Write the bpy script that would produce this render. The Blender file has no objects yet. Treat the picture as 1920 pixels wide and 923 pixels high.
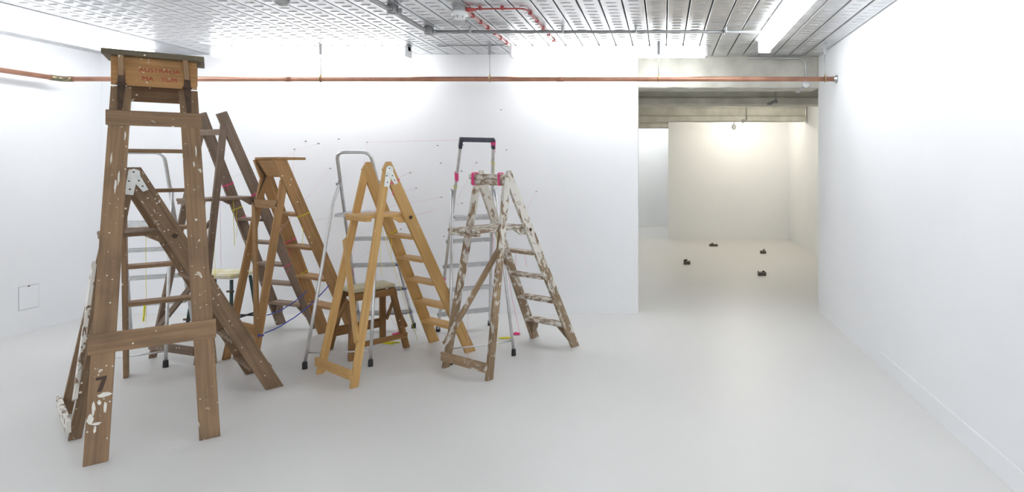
import bpy, bmesh, math, random
from mathutils import Vector, Matrix
random.seed(7)
R = math.radians
scn = bpy.context.scene
col = scn.collection

# ------------------------------------------------------------------ camera
EYE = 1.42                                   # lens height above the floor
cam_d = bpy.data.cameras.new('camera')
cam = bpy.data.objects.new('camera', cam_d); col.objects.link(cam)
cam.location = (0, 0, EYE); cam.rotation_euler = (R(90), 0, 0)
cam_d.sensor_width = 36.0; cam_d.lens = 1090 / 1920 * 36.0
cam_d.shift_x = (960 - 1243) / 1920; cam_d.shift_y = -(461.5 - 314) / 1920
cam_d.clip_start = 0.05
scn.camera = cam
# ------------------------------------------------------------------ world / exposure
w = bpy.data.worlds.new('world'); scn.world = w; w.use_nodes = True
w.node_tree.nodes['Background'].inputs[0].default_value = (1, 1, 1, 1)
w.node_tree.nodes['Background'].inputs[1].default_value = 0.0
vs = scn.view_settings
vs.view_transform = 'Standard'; vs.look = 'None'; vs.gamma = 1.0; vs.use_curve_mapping = False
vs.exposure = 0.76
TUBE = 9.6            # radiance of every fluorescent diffuser, in view or not
WARM = 16.0           # watts of a warm spot lamp of the far room
scn.cycles.max_bounces = 10; scn.cycles.diffuse_bounces = 6; scn.cycles.glossy_bounces = 4

# ------------------------------------------------------------------ room dimensions (metres)
H = 2.519; XL = -5.464; XR = 1.542; YB = 5.649; YF = -3.2; XO = -0.2435
YC = 5.737                                   # end of the steel ceiling
BZ = 2.206                                   # underside of the concrete beams
XFR = 2.47; YFW = 11.46; XFW = 0.105; YEND = 14.06; XFL = -3.2

# ------------------------------------------------------------------ helpers
def link(o): col.objects.link(o); return o
def mesh_obj(name, me, mat=None, parent=None):
    o = link(bpy.data.objects.new(name, me))
    if mat is not None and not me.materials: me.materials.append(mat)
    if parent is not None: o.parent = parent
    return o
def tag(o, label=None, cat=None, group=None, kind=None):
    if label: o['label'] = label
    if cat: o['category'] = cat
    if group: o['group'] = group
    if kind: o['kind'] = kind
    return o
def thing(name, label, cat, loc=(0, 0, 0), rz=0, group=None):
    o = link(bpy.data.objects.new(name, None)); o.empty_display_size = .1
    o.location = loc; o.rotation_euler = (0, 0, rz)
    return tag(o, label, cat, group)
def me_from(name, vs_, fs, smooth=False):
    me = bpy.data.meshes.new(name); me.from_pydata([tuple(v) for v in vs_], [], fs); me.update()
    if smooth: me.polygons.foreach_set('use_smooth', [True] * len(me.polygons))
    return me
QUADS = [(0, 3, 2, 1), (4, 5, 6, 7), (0, 1, 5, 4), (1, 2, 6, 5), (2, 3, 7, 6), (3, 0, 4, 7)]
def bevelled(name, vs_, fs, b):
    bm = bmesh.new()
    vv = [bm.verts.new(v) for v in vs_]
    for f in fs: bm.faces.new([vv[i] for i in f])
    bmesh.ops.recalc_face_normals(bm, faces=bm.faces)
    if b: bmesh.ops.bevel(bm, geom=bm.edges[:], offset=b, segments=1, affect='EDGES', profile=.6)
    me = bpy.data.meshes.new(name); bm.to_mesh(me); bm.free(); return me
def box(name, x0, x1, y0, y1, z0, z1, mat, parent=None, b=0.0):
    c = Vector(((x0 + x1) / 2, (y0 + y1) / 2, (z0 + z1) / 2))
    a = [(x0, y0, z0), (x1, y0, z0), (x1, y1, z0), (x0, y1, z0), (x0, y0, z1), (x1, y0, z1), (x1, y1, z1), (x0, y1, z1)]
    me = bevelled(name, [Vector(p) - c for p in a], QUADS, b)
    o = mesh_obj(name, me, mat, parent); o.location = c; return o
def board(name, p0, p1, wdir, wid, thick, mat, parent, b=.002, flat=False, top=None):
    """A sawn board from p0 to p1: local Z runs along it (so the grain does too), local X is its wide side.
    flat: both ends are cut level, as feet standing on a floor are."""
    p0 = Vector(p0); p1 = Vector(p1); z = (p1 - p0); L = z.length; z.normalize()
    x = Vector(wdir); x = (x - z * x.dot(z)).normalized(); y = z.cross(x)
    vsx = []
    for zz in (0, L):
        for sx, sy in ((-1, -1), (1, -1), (1, 1), (-1, 1)):
            d = 0
            if flat and abs(z.z) > .3:
                d = -(x.z * sx * wid / 2 + y.z * sy * thick / 2) / z.z
            vsx.append((sx * wid / 2, sy * thick / 2, zz + d))
    fs = QUADS
    if top == 'square':                      # far end sawn square to the board
        vsx = vsx[:4] + [(v[0], v[1], L) for v in vsx[4:]]
    elif top:                                # corner on the -X side of the far end sawn off: top = (along, down)
        c_, dn = top; lo, hi = vsx[4], vsx[5]; m = c_ / wid
        mid = lambda p, q: (p[0] * (1 - m) + q[0] * m, p[1], p[2] * (1 - m) + q[2] * m)
        A, B = mid(vsx[4], vsx[5]), mid(vsx[7], vsx[6])
        vsx = vsx[:4] + [(vsx[4][0], vsx[4][1], vsx[4][2] - dn), vsx[5], vsx[6], (vsx[7][0], vsx[7][1], vsx[7][2] - dn), A, B]
        fs = [(0, 3, 2, 1), (8, 5, 6, 9), (4, 8, 9, 7), (0, 1, 5, 8, 4), (1, 2, 6, 5), (2, 3, 7, 9, 6), (3, 0, 4, 7)]
    me = bevelled(name, vsx, fs, b)
    o = mesh_obj(name, me, mat, parent)
    M = Matrix((x, y, z)).transposed().to_4x4(); M.translation = p0
    o.matrix_basis = M
    return o
def tube_me(name, path, r, n=10, caps=True, closed=False):
    P = [Vector(p) for p in path]; m = len(P); vsx = []; fs = []
    t0 = (P[1] - P[0]).normalized()
    up = Vector((0, 0, 1)) if abs(t0.z) < .9 else Vector((1, 0, 0))
    nx = t0.cross(up).normalized()
    for i, p in enumerate(P):
        if closed: t = (P[(i + 1) % m] - P[i - 1]).normalized()
        else: t = (P[min(i + 1, m - 1)] - P[max(i - 1, 0)]).normalized()
        nx = (nx - t * nx.dot(t)).normalized(); ny = t.cross(nx)
        rr = r[i] if isinstance(r, (list, tuple)) else r
        for k in range(n):
            a = 2 * math.pi * k / n
            vsx.append(p + (nx * math.cos(a) + ny * math.sin(a)) * rr)
    for i in range(m if closed else m - 1):
        j = (i + 1) % m
        for k in range(n):
            fs.append((i * n + k, i * n + (k + 1) % n, j * n + (k + 1) % n, j * n + k))
    if caps and not closed:
        fs.append(tuple(range(n - 1, -1, -1))); fs.append(tuple((m - 1) * n + k for k in range(n)))
    me = me_from(name, vsx, fs, True)
    return me
def tube(name, path, r, mat, parent=None, n=10, closed=False):
    return mesh_obj(name, tube_me(name, path, r, n, closed=closed), mat, parent)
def arc(p, a, b, rad, n=5):
    """points rounding the corner p between directions to a and b"""
    p = Vector(p); u = (Vector(a) - p).normalized(); v = (Vector(b) - p).normalized()
    s = p + u * rad; e = p + v * rad
    return [s * (1 - t) ** 2 + p * 2 * t * (1 - t) + e * t * t for t in [i / n for i in range(n + 1)]]
def lathe(name, prof, mat, parent=None, loc=(0, 0, 0), n=20):
    vsx = []; fs = []
    for (r, z) in prof:
        for k in range(n):
            a = 2 * math.pi * k / n; vsx.append((r * math.cos(a), r * math.sin(a), z))
    for i in range(len(prof) - 1):
        for k in range(n):
            fs.append((i * n + k, i * n + (k + 1) % n, (i + 1) * n + (k + 1) % n, (i + 1) * n + k))
    fs.append(tuple(range(n - 1, -1, -1))); fs.append(tuple((len(prof) - 1) * n + k for k in range(n)))
    o = mesh_obj(name, me_from(name, vsx, fs, True), mat, parent); o.location = loc; return o
def extrude(name, outline, wdir, ldir, thick, origin, mat, parent, b=.0008):
    """flat plate: 2D outline in (wdir, ldir) axes at origin, thick along their normal"""
    w_ = Vector(wdir).normalized(); l_ = Vector(ldir).normalized(); n_ = w_.cross(l_)
    k = len(outline); o3 = Vector(origin)
    vsx = [o3 + w_ * a + l_ * c - n_ * thick / 2 for a, c in outline] + [o3 + w_ * a + l_ * c + n_ * thick / 2 for a, c in outline]
    fs = [tuple(range(k - 1, -1, -1)), tuple(range(k, 2 * k))] + [(i, (i + 1) % k, k + (i + 1) % k, k + i) for i in range(k)]
    return mesh_obj(name, bevelled(name, vsx, fs, b), mat, parent)
def srgb(r, g, b):
    f = lambda c: (c / 255 / 12.92) if c / 255 <= .04045 else ((c / 255 + .055) / 1.055) ** 2.4
    return (f(r), f(g), f(b), 1)

# ------------------------------------------------------------------ materials
class NT:
    def __init__(s, name):
        s.m = bpy.data.materials.new(name); s.m.use_nodes = True; s.t = s.m.node_tree
        s.b = s.t.nodes['Principled BSDF']
    def n(s, typ, **kw):
        nd = s.t.nodes.new(typ)
        for k, v in kw.items():
            if k.startswith('i_'):
                key = k[2:]; key = int(key) if key.isdigit() else key
                nd.inputs[key].default_value = v
            else: setattr(nd, k, v)
        return nd
    def l(s, a, b): s.t.links.new(a, b)
    def mix(s, fac, a, b):
        nd = s.t.nodes.new('ShaderNodeMix'); nd.data_type = 'RGBA'
        for sock, v in ((nd.inputs[0], fac), (nd.inputs[6], a), (nd.inputs[7], b)):
            if hasattr(v, 'is_output'): s.l(v, sock)
            else: sock.default_value = v
        return nd.outputs[2]
    def ramp(s, src, lo, hi):
        nd = s.n('ShaderNodeMapRange', clamp=True); nd.inputs[1].default_value = lo; nd.inputs[2].default_value = hi
        s.l(src, nd.inputs[0]); return nd.outputs[0]
    def math(s, op, a, b=0.0):
        nd = s.n('ShaderNodeMath', operation=op)
        for sock, v in ((nd.inputs[0], a), (nd.inputs[1], b)):
            if hasattr(v, 'is_output'): s.l(v, sock)
            else: sock.default_value = v
        return nd.outputs[0]
def simple(name, c, rough=.5, metal=0.0, spec=None):
    t = NT(name); t.b.inputs['Base Color'].default_value = c; t.b.inputs['Roughness'].default_value = rough
    t.b.inputs['Metallic'].default_value = metal
    if spec is not None: t.b.inputs['Specular IOR Level'].default_value = spec
    return t.m
def emit(name, c, s_):
    t = NT(name); t.b.inputs['Base Color'].default_value = (.9, .9, .9, 1)
    t.b.inputs['Emission Color'].default_value = c; t.b.inputs['Emission Strength'].default_value = s_
    return t.m
def mottled(name, c1, c2, scale, rough, bump=0.0, bscale=60, metal=0.0, spec=.5, rvar=0.0, detail=4):
    t = NT(name); tc = t.n('ShaderNodeTexCoord')
    nz = t.n('ShaderNodeTexNoise', i_Scale=scale, i_Detail=detail); t.l(tc.outputs['Object'], nz.inputs['Vector'])
    f_ = t.ramp(nz.outputs[0], .35, .65)
    t.l(t.mix(f_, c1, c2), t.b.inputs['Base Color'])
    t.b.inputs['Roughness'].default_value = rough; t.b.inputs['Metallic'].default_value = metal
    t.b.inputs['Specular IOR Level'].default_value = spec
    if rvar:
        r_ = t.math('MULTIPLY_ADD', f_, rvar); r_.node.inputs[2].default_value = rough; t.l(r_, t.b.inputs['Roughness'])
    if bump:
        n2 = t.n('ShaderNodeTexNoise', i_Scale=bscale, i_Detail=4); t.l(tc.outputs['Object'], n2.inputs['Vector'])
        bp = t.n('ShaderNodeBump', i_Strength=bump, i_Distance=.01); t.l(n2.outputs[0], bp.inputs['Height']); t.l(bp.outputs[0], t.b.inputs['Normal'])
    return t.m
def wood(name, dark, light, paint=None, smear=.74, dots=.5, grime=(.05, .04, .03, 1), grime_amt=.35, rough=.62, climb=0.0, soft=.025):
    """sawn timber: grain runs along local Z, drifts per board; paint smears and specks with a shape of their own"""
    t = NT(name); tc = t.n('ShaderNodeTexCoord'); oi = t.n('ShaderNodeObjectInfo')
    off = t.math('MULTIPLY', oi.outputs['Random'], 37.0)
    av = t.n('ShaderNodeVectorMath', operation='ADD'); t.l(tc.outputs['Object'], av.inputs[0]); t.l(off, av.inputs[1])
    mp = t.n('ShaderNodeMapping'); mp.inputs['Scale'].default_value = (55, 55, 2.2); t.l(av.outputs[0], mp.inputs[0])
    g = t.n('ShaderNodeTexNoise', i_Scale=1.0, i_Detail=5, i_Roughness=.65); t.l(mp.outputs[0], g.inputs['Vector'])
    c = t.mix(t.ramp(g.outputs[0], .3, .72), dark, light)
    big = t.n('ShaderNodeTexNoise', i_Scale=5.0, i_Detail=3); t.l(av.outputs[0], big.inputs['Vector'])
    gr = t.math('MULTIPLY', t.ramp(big.outputs[0], .5, .75), grime_amt)
    c = t.mix(gr, c, grime)
    hs = t.n('ShaderNodeHueSaturation'); t.l(c, hs.inputs['Color'])
    v_ = t.n('ShaderNodeMapRange'); t.l(oi.outputs['Random'], v_.inputs[0]); v_.inputs[3].default_value = .88; v_.inputs[4].default_value = 1.12
    t.l(v_.outputs[0], hs.inputs['Value']); c = hs.outputs[0]
    if paint is not None:
        m2 = t.n('ShaderNodeMapping'); m2.inputs['Scale'].default_value = (24, 24, 13); t.l(av.outputs[0], m2.inputs[0])
        sm = t.n('ShaderNodeTexNoise', i_Scale=1.0, i_Detail=6, i_Roughness=.6, i_Distortion=.6); t.l(m2.outputs[0], sm.inputs['Vector'])
        lvl = sm.outputs[0]
        if climb:      # older paint runs: the coat is heavier towards the top of the ladder
            sx = t.n('ShaderNodeSeparateXYZ'); t.l(tc.outputs['Object'], sx.inputs[0])
            lvl = t.math('ADD', lvl, t.math('MULTIPLY', sx.outputs[2], climb))
        smask = t.ramp(lvl, smear, smear + soft)
        vo = t.n('ShaderNodeTexVoronoi', i_Scale=42.0); t.l(av.outputs[0], vo.inputs['Vector'])
        sep = t.n('ShaderNodeSeparateColor'); t.l(vo.outputs['Color'], sep.inputs[0])
        keep = t.math('GREATER_THAN', sep.outputs[0], 1 - dots * .4)
        rad = t.math('MULTIPLY', sep.outputs[1], .26)
        dmask = t.math('MULTIPLY', t.math('LESS_THAN', vo.outputs['Distance'], rad), keep)
        c = t.mix(t.math('MAXIMUM', smask, dmask), c, paint)
    t.l(c, t.b.inputs['Base Color']); t.b.inputs['Roughness'].default_value = rough
    t.b.inputs['Specular IOR Level'].default_value = .3
    bp = t.n('ShaderNodeBump', i_Strength=.25, i_Distance=.004); t.l(g.outputs[0], bp.inputs['Height']); t.l(bp.outputs[0], t.b.inputs['Normal'])
    return t.m

M = {}
M['wall'] = mottled('white_emulsion', (.86, .868, .885, 1), (.88, .888, .902, 1), 1.2, .75, .03, 180, spec=.2)
M['floor'] = mottled('grey_resin_floor', (.665, .66, .645, 1), (.69, .685, .67, 1), 1.1, .38, .02, 14, spec=.36, rvar=.08)
M['steel'] = mottled('galvanised_steel', (.60, .61, .625, 1), (.74, .75, .76, 1), 7, .28, .05, 22, metal=.85, rvar=.12)
M['steel_plain'] = mottled('dull_galvanised_sheet', (.42, .43, .45, 1), (.5, .51, .53, 1), 6, .42, metal=.8)
M['concrete'] = mottled('board_marked_concrete', srgb(198, 196, 186), srgb(218, 216, 206), 5, .85, .35, 40, spec=.2, detail=7)
M['lamp_body'] = simple('white_lamp_body', (.82, .83, .84, 1), .4)
M['tube'] = emit('lit_diffuser', (.955, .98, 1, 1), TUBE)
M['bulb'] = emit('lit_bulb', (1, .86, .62, 1), 40)
M['copper'] = mottled('copper_tube', srgb(178, 128, 106), srgb(196, 148, 124), 9, .36, metal=.6, rvar=.12)
M['solder'] = mottled('tarnished_joint', srgb(120, 122, 100), srgb(150, 130, 105), 30, .4, metal=.7)
M['zinc'] = simple('zinc_plated', (.5, .51, .52, 1), .38, .85)
M['brass'] = simple('dull_brass', srgb(180, 165, 120), .4, .7)
M['conduit'] = simple('grey_conduit', (.33, .335, .34, 1), .45, .35)
M['red'] = simple('red_cable_sheath', srgb(176, 70, 68), .45)
M['overlit_red'] = simple('overlit_pink_sheath', srgb(226, 160, 156), .45)  # same red cable, its overexposed look painted in as a paler colour
M['white_plastic'] = simple('white_plastic', (.8, .8, .8, 1), .35)
M['grey_plastic'] = simple('grey_plastic', (.4, .4, .4, 1), .4)
M['alu'] = mottled('brushed_aluminium', (.60, .605, .61, 1), (.72, .725, .73, 1), 18, .30, metal=.9, rvar=.12)
M['alu_tread'] = mottled('ribbed_aluminium', (.50, .505, .51, 1), (.60, .605, .61, 1), 30, .4, metal=.85)
M['rubber'] = simple('black_rubber', (.025, .025, .028, 1), .6)
M['handle'] = mottled('blue_black_plastic', srgb(52, 52, 66), srgb(64, 64, 80), 30, .45)
M['iron'] = mottled('rusty_strap_iron', srgb(70, 55, 46), srgb(96, 76, 60), 40, .6, metal=.4)
M['bracket'] = mottled('chipped_white_enamel', srgb(222, 226, 224), srgb(238, 240, 236), 30, .4)
M['screw'] = simple('screw_head', (.12, .11, .1, 1), .5, .5)
M['pink'] = simple('pink_string', srgb(245, 85, 150), .7)
M['pale_pink'] = simple('pale_pink_thread', srgb(232, 186, 206), .8)
M['yellow'] = simple('yellow_string', srgb(232, 222, 40), .7)
M['blue'] = simple('blue_string', srgb(70, 88, 185), .7)
M['pin'] = simple('steel_pin', (.35, .34, .34, 1), .5, .5)
M['letter'] = simple('faded_red_paint', srgb(170, 66, 48), .7)
M['black_mark'] = simple('black_pen_mark', srgb(82, 66, 56), .8)
M['white_paint'] = mottled('dried_white_paint', srgb(228, 224, 212), srgb(240, 238, 230), 40, .5)
M['green'] = simple('dark_green_enamel', srgb(38, 62, 58), .4)
M['stool_top'] = mottled('yellowed_cream_paint', srgb(196, 186, 130), srgb(226, 222, 206), 14, .6, .2, 60)
M['grey_block'] = mottled('grey_cast_block', srgb(112, 108, 98), srgb(140, 136, 126), 40, .8, .3, 80)
M['dark_lump'] = mottled('charcoal_lump', srgb(48, 44, 40), srgb(70, 64, 58), 60, .8, .4, 90)
CREAM = srgb(226, 220, 205)
M['w_tall'] = wood('weathered_brown_timber', srgb(132, 106, 82), srgb(167, 136, 105), CREAM, .655, .9)
M['w_tallpanel'] = wood('orange_brown_panel_timber', srgb(152, 112, 70), srgb(186, 142, 94), CREAM, .67, .5)
M['w_talltop'] = wood('mossy_grey_timber', srgb(104, 96, 78), srgb(140, 128, 106), CREAM, .70, .5)
M['w_dark'] = wood('dark_stained_timber', srgb(112, 90, 70), srgb(146, 120, 94), CREAM, .655, .9)
M['w_darkred'] = wood('red_brown_timber', srgb(104, 70, 46), srgb(146, 98, 64), CREAM, .72, .5)
M['w_back'] = wood('grey_brown_timber', srgb(118, 100, 86), srgb(148, 128, 110), CREAM, .71, .5)
M['w_cap'] = wood('honey_brown_timber', srgb(152, 114, 74), srgb(184, 146, 100), CREAM, .74, .3, grime_amt=.25)
M['w_pine'] = wood('golden_pine', srgb(190, 148, 88), srgb(210, 172, 114), CREAM, .83, .06, grime_amt=.08, rough=.5)
M['w_stool'] = wood('aged_oak', srgb(116, 84, 50), srgb(160, 120, 76), CREAM, .78, .2)
M['w_stooltop'] = wood('cream_washed_timber', srgb(172, 164, 132), srgb(204, 198, 170), CREAM, .66, .2, soft=.1, grime_amt=.15)
M['w_white'] = wood('paint_covered_timber', srgb(128, 108, 86), srgb(166, 144, 118), srgb(212, 208, 199), .565, .6, climb=.16, soft=.10)
M['w_whitelow'] = wood('paint_flecked_timber', srgb(128, 106, 82), srgb(168, 142, 112), srgb(212, 208, 199), .61, .7, climb=.17, soft=.10)
M['w_whitetop'] = wood('paint_worn_timber', srgb(128, 108, 86), srgb(166, 144, 118), srgb(212, 208, 199), .45, .6, soft=.12)
M['w_splat'] = wood('heavily_spattered_timber', srgb(110, 88, 66), srgb(140, 116, 92), srgb(230, 226, 218), .45, .8)

# ------------------------------------------------------------------ the setting
def struct(o): o['kind'] = 'structure'; return o
struct(box('floor', -6.2, 3.2, YF - .2, YEND + .3, -.12, 0, M['floor']))
struct(box('wall_back', XL - .12, XO, YB, YC + .06, 0, H + .2, M['wall']))
lw = struct(box('wall_left', XL - .15, XL, YF, YB, 0, H + .2, M['wall']))
rw = struct(box('wall_right', XR, XR + .14, YF, 5.775, 0, H + .2, M['wall']))
struct(box('wall_front', XL - .15, XR + .14, YF - .15, YF, 0, H + .2, M['wall']))
struct(box('wall_far_right', XFR, XFR + .14, 5.775, YEND + .2, 0, H + .3, M['wall']))
struct(box('wall_far_return', XR + .14, XFR + .14, 5.635, 5.775, 0, H + .3, M['wall']))
struct(box('wall_far_back', XFW, XFR, YFW, YFW + .14, 0, H + .3, M['wall']))
struct(box('wall_far_end', XFL, XFR, YEND, YEND + .14, 0, H + .3, M['wall']))
struct(box('wall_far_left', XFL - .14, XFL, YC + .06, YEND + .14, 0, H + .3, M['wall']))
struct(box('baseboard_right', XR - .004, XR + .01, YF, 4.11, 0, .115, M['wall'], b=.0012))
# small flush access hatch in the left wall
hat = thing('access_hatch', 'small white flush access hatch low in the white wall', 'hatch', (XL, 5.01, .2))
box('hatch_cover', -.01, .0025, -.078, .078, .004, .2, M['wall'], hat, .001)
for a in ((-.082, -.078, 0, .204), (.078, .080, 0, .204), (-.082, .080, .2, .204), (-.082, .080, 0, .004)):
    box('hatch_rim', -.01, .0012, a[0], a[1], a[2], a[3], M['steel_plain'], hat)
box('finger_notch', -.01, .004, -.012, .006, .192, .203, M['screw'], hat, .001)

# steel ribbed ceiling: slab above, one pan between every two ribs
ceil = struct(box('ceiling', XL - .15, XR + .14, YF - .15, YC, H + .045, H + .2, M['concrete']))
PW = .1508
def pan_mesh(x0, x1, y0, y1, phase):
    g = .0055; xs = [(x0 + g - .004, .04), (x0 + g, .003), (x0 + g + .004, 0), (x1 - g - .004, 0), (x1 - g, .003), (x1 - g + .004, .04)]
    vsx = []; fs = []
    for (x, z) in xs: vsx += [(x, y0, z), (x, y1, z)]
    for i in range(5): fs.append((2 * i, 2 * i + 1, 2 * i + 3, 2 * i + 2))
    n = int((y1 - y0 - .15) / .085); c = (x0 + x1) / 2
    for i in range(n):                              # pressed cross ribs
        y = y0 + .05 + phase + i * .085; o = len(vsx); q = .04
        vsx += [(c - q, y, -.0002), (c, y - .008, -.0002), (c + q, y, -.0002), (c, y + .008, -.0002), (c - q * .6, y, -.004), (c + q * .6, y, -.004)]
        fs += [(o, o + 1, o + 4), (o + 1, o + 5, o + 4), (o + 1, o + 2, o + 5), (o + 2, o + 3, o + 5), (o + 3, o + 4, o + 5), (o + 3, o, o + 4)]
    return me_from('panel', vsx, fs)
y0c, y1c = -2.8, YC - .002
pm = [pan_mesh(0, PW, y0c, y1c, 0), pan_mesh(0, PW, y0c, y1c, .043)]
pmB = [pan_mesh(0, PW, y0c, YB - .001, 0), pan_mesh(0, PW, y0c, YB - .001, .043)]
for m_ in pm + pmB: m_.materials.append(M['steel'])
x = XR - .004; i = 0
while x - PW > XL:
    x -= PW
    if not (-4.70 < x < -4.50):
        o = mesh_obj('panel', (pm if x > XO - .01 else pmB)[i % 2], None, ceil)
        o.location = (x - ceil.location.x, -ceil.location.y, H - ceil.location.z)
    i += 1
cl = box('closure_sheet', -4.70, -4.395, y0c, YB - .001, H - .006, H + .02, M['steel_plain'], ceil, .001)
cl.location -= ceil.location
cl = box('edge_sheet', XL, XL + .09, y0c, YB - .001, H, H + .02, M['steel'], ceil, .001)
cl.location -= ceil.location

# concrete beams and slab over the far room
def beam(yc, hw, x0, x1, ztop, zbot):
    fl = .075; d = hw * .38
    prof = [(-hw, ztop), (-hw, ztop - .05), (-hw + d, ztop - .085), (-hw + d, zbot + fl + .03), (-hw, zbot + fl), (-hw, zbot + .008), (-hw + .01, zbot),
            (hw - .01, zbot), (hw, zbot + .008), (hw, zbot + fl), (hw - d, zbot + fl + .03), (hw - d, ztop - .085), (hw, ztop - .05), (hw, ztop)]
    n = len(prof); nx = 14; vsx = []; fs = []
    for k in range(nx + 1):
        xx = x0 + (x1 - x0) * k / nx
        for (a, z) in prof:
            j = .004 if 0 < k < nx else 0
            vsx.append((xx, yc + a + random.uniform(-j, j), z + random.uniform(-j, j)))
    for k in range(nx):
        for q in range(n): fs.append((k * n + q, k * n + (q + 1) % n, (k + 1) * n + (q + 1) % n, (k + 1) * n + q))
    fs.append(tuple(range(n))); fs.append(tuple(nx * n + q for q in range(n - 1, -1, -1)))
    o = mesh_obj('concrete_beam', me_from('concrete_beam', vsx, fs), M['concrete'])
    bm = bmesh.new(); bm.from_mesh(o.data); bmesh.ops.recalc_face_normals(bm, faces=bm.faces); bm.to_mesh(o.data); bm.free()
    return struct(o)
beam(5.885, .14, XO - .6 + .6, XR, H + .1, BZ)
beam(7.29, .14, XFL, XFR, H + .1, BZ - .01)
beam(9.99, .14, XFL, 2.425, H - .02, BZ)
beam(YFW + .16, .155, XFL, XFW - .001, H + .1, BZ)
struct(box('ceiling_slab', XFL - .14, XFR + .14, YC + .06, YEND + .14, H + .08, H + .3, M['concrete']))

# ------------------------------------------------------------------ fluorescent battens
def batten(label, loc, rz, L=1.78, group='fluorescent battens on the steel ceiling', place=''):
    t = thing('fluorescent_light' + place, label, 'light', loc, rz, group)
    box('spine', -L / 2, L / 2, -.032, .032, -.045, 0, M['lamp_body'], t, .003)
    prof = [(-.05, -.042), (-.052, -.06), (-.046, -.085), (-.03, -.098), (.03, -.098), (.046, -.085), (.052, -.06), (.05, -.042)]
    n = len(prof); vsx = [(s_ * (L / 2 - .022), a, z) for s_ in (-1, 1) for a, z in prof]
    fs = [(q, (q + 1) % n, n + (q + 1) % n, n + q) for q in range(n)] + [tuple(range(n)), tuple(range(2 * n - 1, n - 1, -1))]
    mesh_obj('diffuser' + place, me_from('diffuser', vsx, fs), M['tube'], t)
    for s_ in (-1, 1):
        a0, a1 = sorted((s_ * (L / 2 - .022), s_ * L / 2))
        box('end_cap', a0, a1, -.054, .054, -.1, -.001, M['lamp_body'], t, .004)
    return t
YT = 5.28
batten('fluorescent batten above the copper pipe and the aluminium ladder with bent hoop handle', ((584 - 1243) * YT / 1090, YT, H), 0)
batten('fluorescent batten above the copper pipe beside the concrete beam', ((1142 - 1243) * YT / 1090, YT, H), 0)
batten('fluorescent batten along the wall with the small access hatch', (-4.78, 4.53, H - .0005), R(90))
batten('fluorescent batten running from the concrete beam along the plain right wall', (.885, 4.2, H), R(90))
# the two side rows run on past the edge of the picture, and the ring of battens closes along the front wall
for place, lx, ly, rz, lab in (
    ('left_second', -4.78, 2.6, 90, 'second fluorescent batten of the row along the hatch wall'), ('left_third', -4.78, .6, 90, 'third fluorescent batten of the row along the hatch wall'),
    ('left_last', -4.78, -1.4, 90, 'last fluorescent batten of the row along the hatch wall'), ('right_second', .885, 2.3, 90, 'second fluorescent batten of the row along the plain right wall'),
    ('right_third', .885, .4, 90, 'third fluorescent batten of the row along the plain right wall'), ('right_last', .885, -1.5, 90, 'last fluorescent batten of the row along the plain right wall'),
    ('front_first', -3.4, -2.6, 0, 'fluorescent batten along the front wall, on the hatch wall side'), ('front_second', -1.0, -2.6, 0, 'fluorescent batten along the front wall, on the plain wall side')):
    batten(lab, (lx, ly, H - (.0005 if lx < -4 else 0)), R(rz), group='fluorescent battens outside the view', place='_' + place + '_offscreen')
# the cool bright passage beyond the far room is lit by battens round the corner
for place, lx, ly, lab in (('passage_end', -.55, 13.4, 'white batten round the corner of the passage, next to its end wall'), ('passage', -.55, 12.5, 'white batten round the corner of the passage, next to the fourth beam')):
    batten(lab, (lx, ly, H + .08), 0, group='battens of the passage', place='_' + place + '_offscreen')

# warm spot lamps of the far room
def spot(label, x, y, z, watts, top=H + .08, yaw=0, place=''):
    t = thing('spot_lamp' + place, label, 'lamp', (x, y, top), yaw, None)
    dz = z - top
    tube('stem', [(0, 0, 0), (0, 0, dz + .05)], .007, M['conduit'], t, 8)
    lathe('lamp_head', [(.02, .07), (.034, .06), (.04, 0), (.036, -.005), (.03, .0)], M['conduit'], t, (0, 0, dz), 16)
    lathe('bulb', [(.005, .012), (.026, .004), (.03, -.008), (.022, -.024), (.008, -.03)], M['bulb'], t, (0, 0, dz), 14)
    ld = bpy.data.lights.new('spot_glow', 'POINT'); ld.energy = watts; ld.color = (1, .95, .84); ld.shadow_soft_size = .05
    lo = link(bpy.data.objects.new('spot_glow' + place, ld)); lo.parent = t; lo.location = (0, 0, dz - .07)
    return t
spot('small lit spot lamp between the concrete beams of the far room', 1.326, 8.5, 2.345, WARM)
# its twin behind the third beam makes the pool of light at the top of the far wall
spot('lit spot lamp behind the third concrete beam, above the bright pool on the far wall', 1.4, 10.6, 2.40, WARM, place='_beam_offscreen')

# ------------------------------------------------------------------ copper pipe and its hangers
PZ, PY, PX = 2.203, 5.15, -5.325
cp = thing('copper_pipe', 'long copper pipe bending round the corner below the ceiling', 'pipe', (PX, PY, PZ))
tube('long_run', [(.07, 0, 0), (XR - PX - .004, 0, 0)], .0215, M['copper'], cp, 16)
tube('wall_run', [(0, -.07, 0), (0, YF - PY + .3, 0)], .0215, M['copper'], cp, 16)
tube('elbow', [(0, -.10, 0), (0, -.06, 0)] + arc((0, 0, 0), (0, -1, 0), (1, 0, 0), .055, 6) + [(.06, 0, 0), (.10, 0, 0)], .0245, M['solder'], cp, 16)
for px_ in (540, 1050): 
    xx = (px_ - 1243) * PY / 1090 - PX
    tube('coupling', [(xx - .03, 0, 0), (xx + .03, 0, 0)], .0235, M['copper'], cp, 16)
lathe('end_flange', [(.036, 0), (.036, .008), (.024, .012), (.024, .03)], M['zinc'], cp, (XR - PX - .001, 0, 0), 16).rotation_euler = (0, R(-90), 0)
hl = ['pipe hanger beside the batten end, over the tall cap-topped brown ladder', 'pipe hanger between the two battens, over the black-handled ladder', 'pipe hanger in front of the concrete beam', 'pipe hanger close to the plain right wall']
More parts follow.
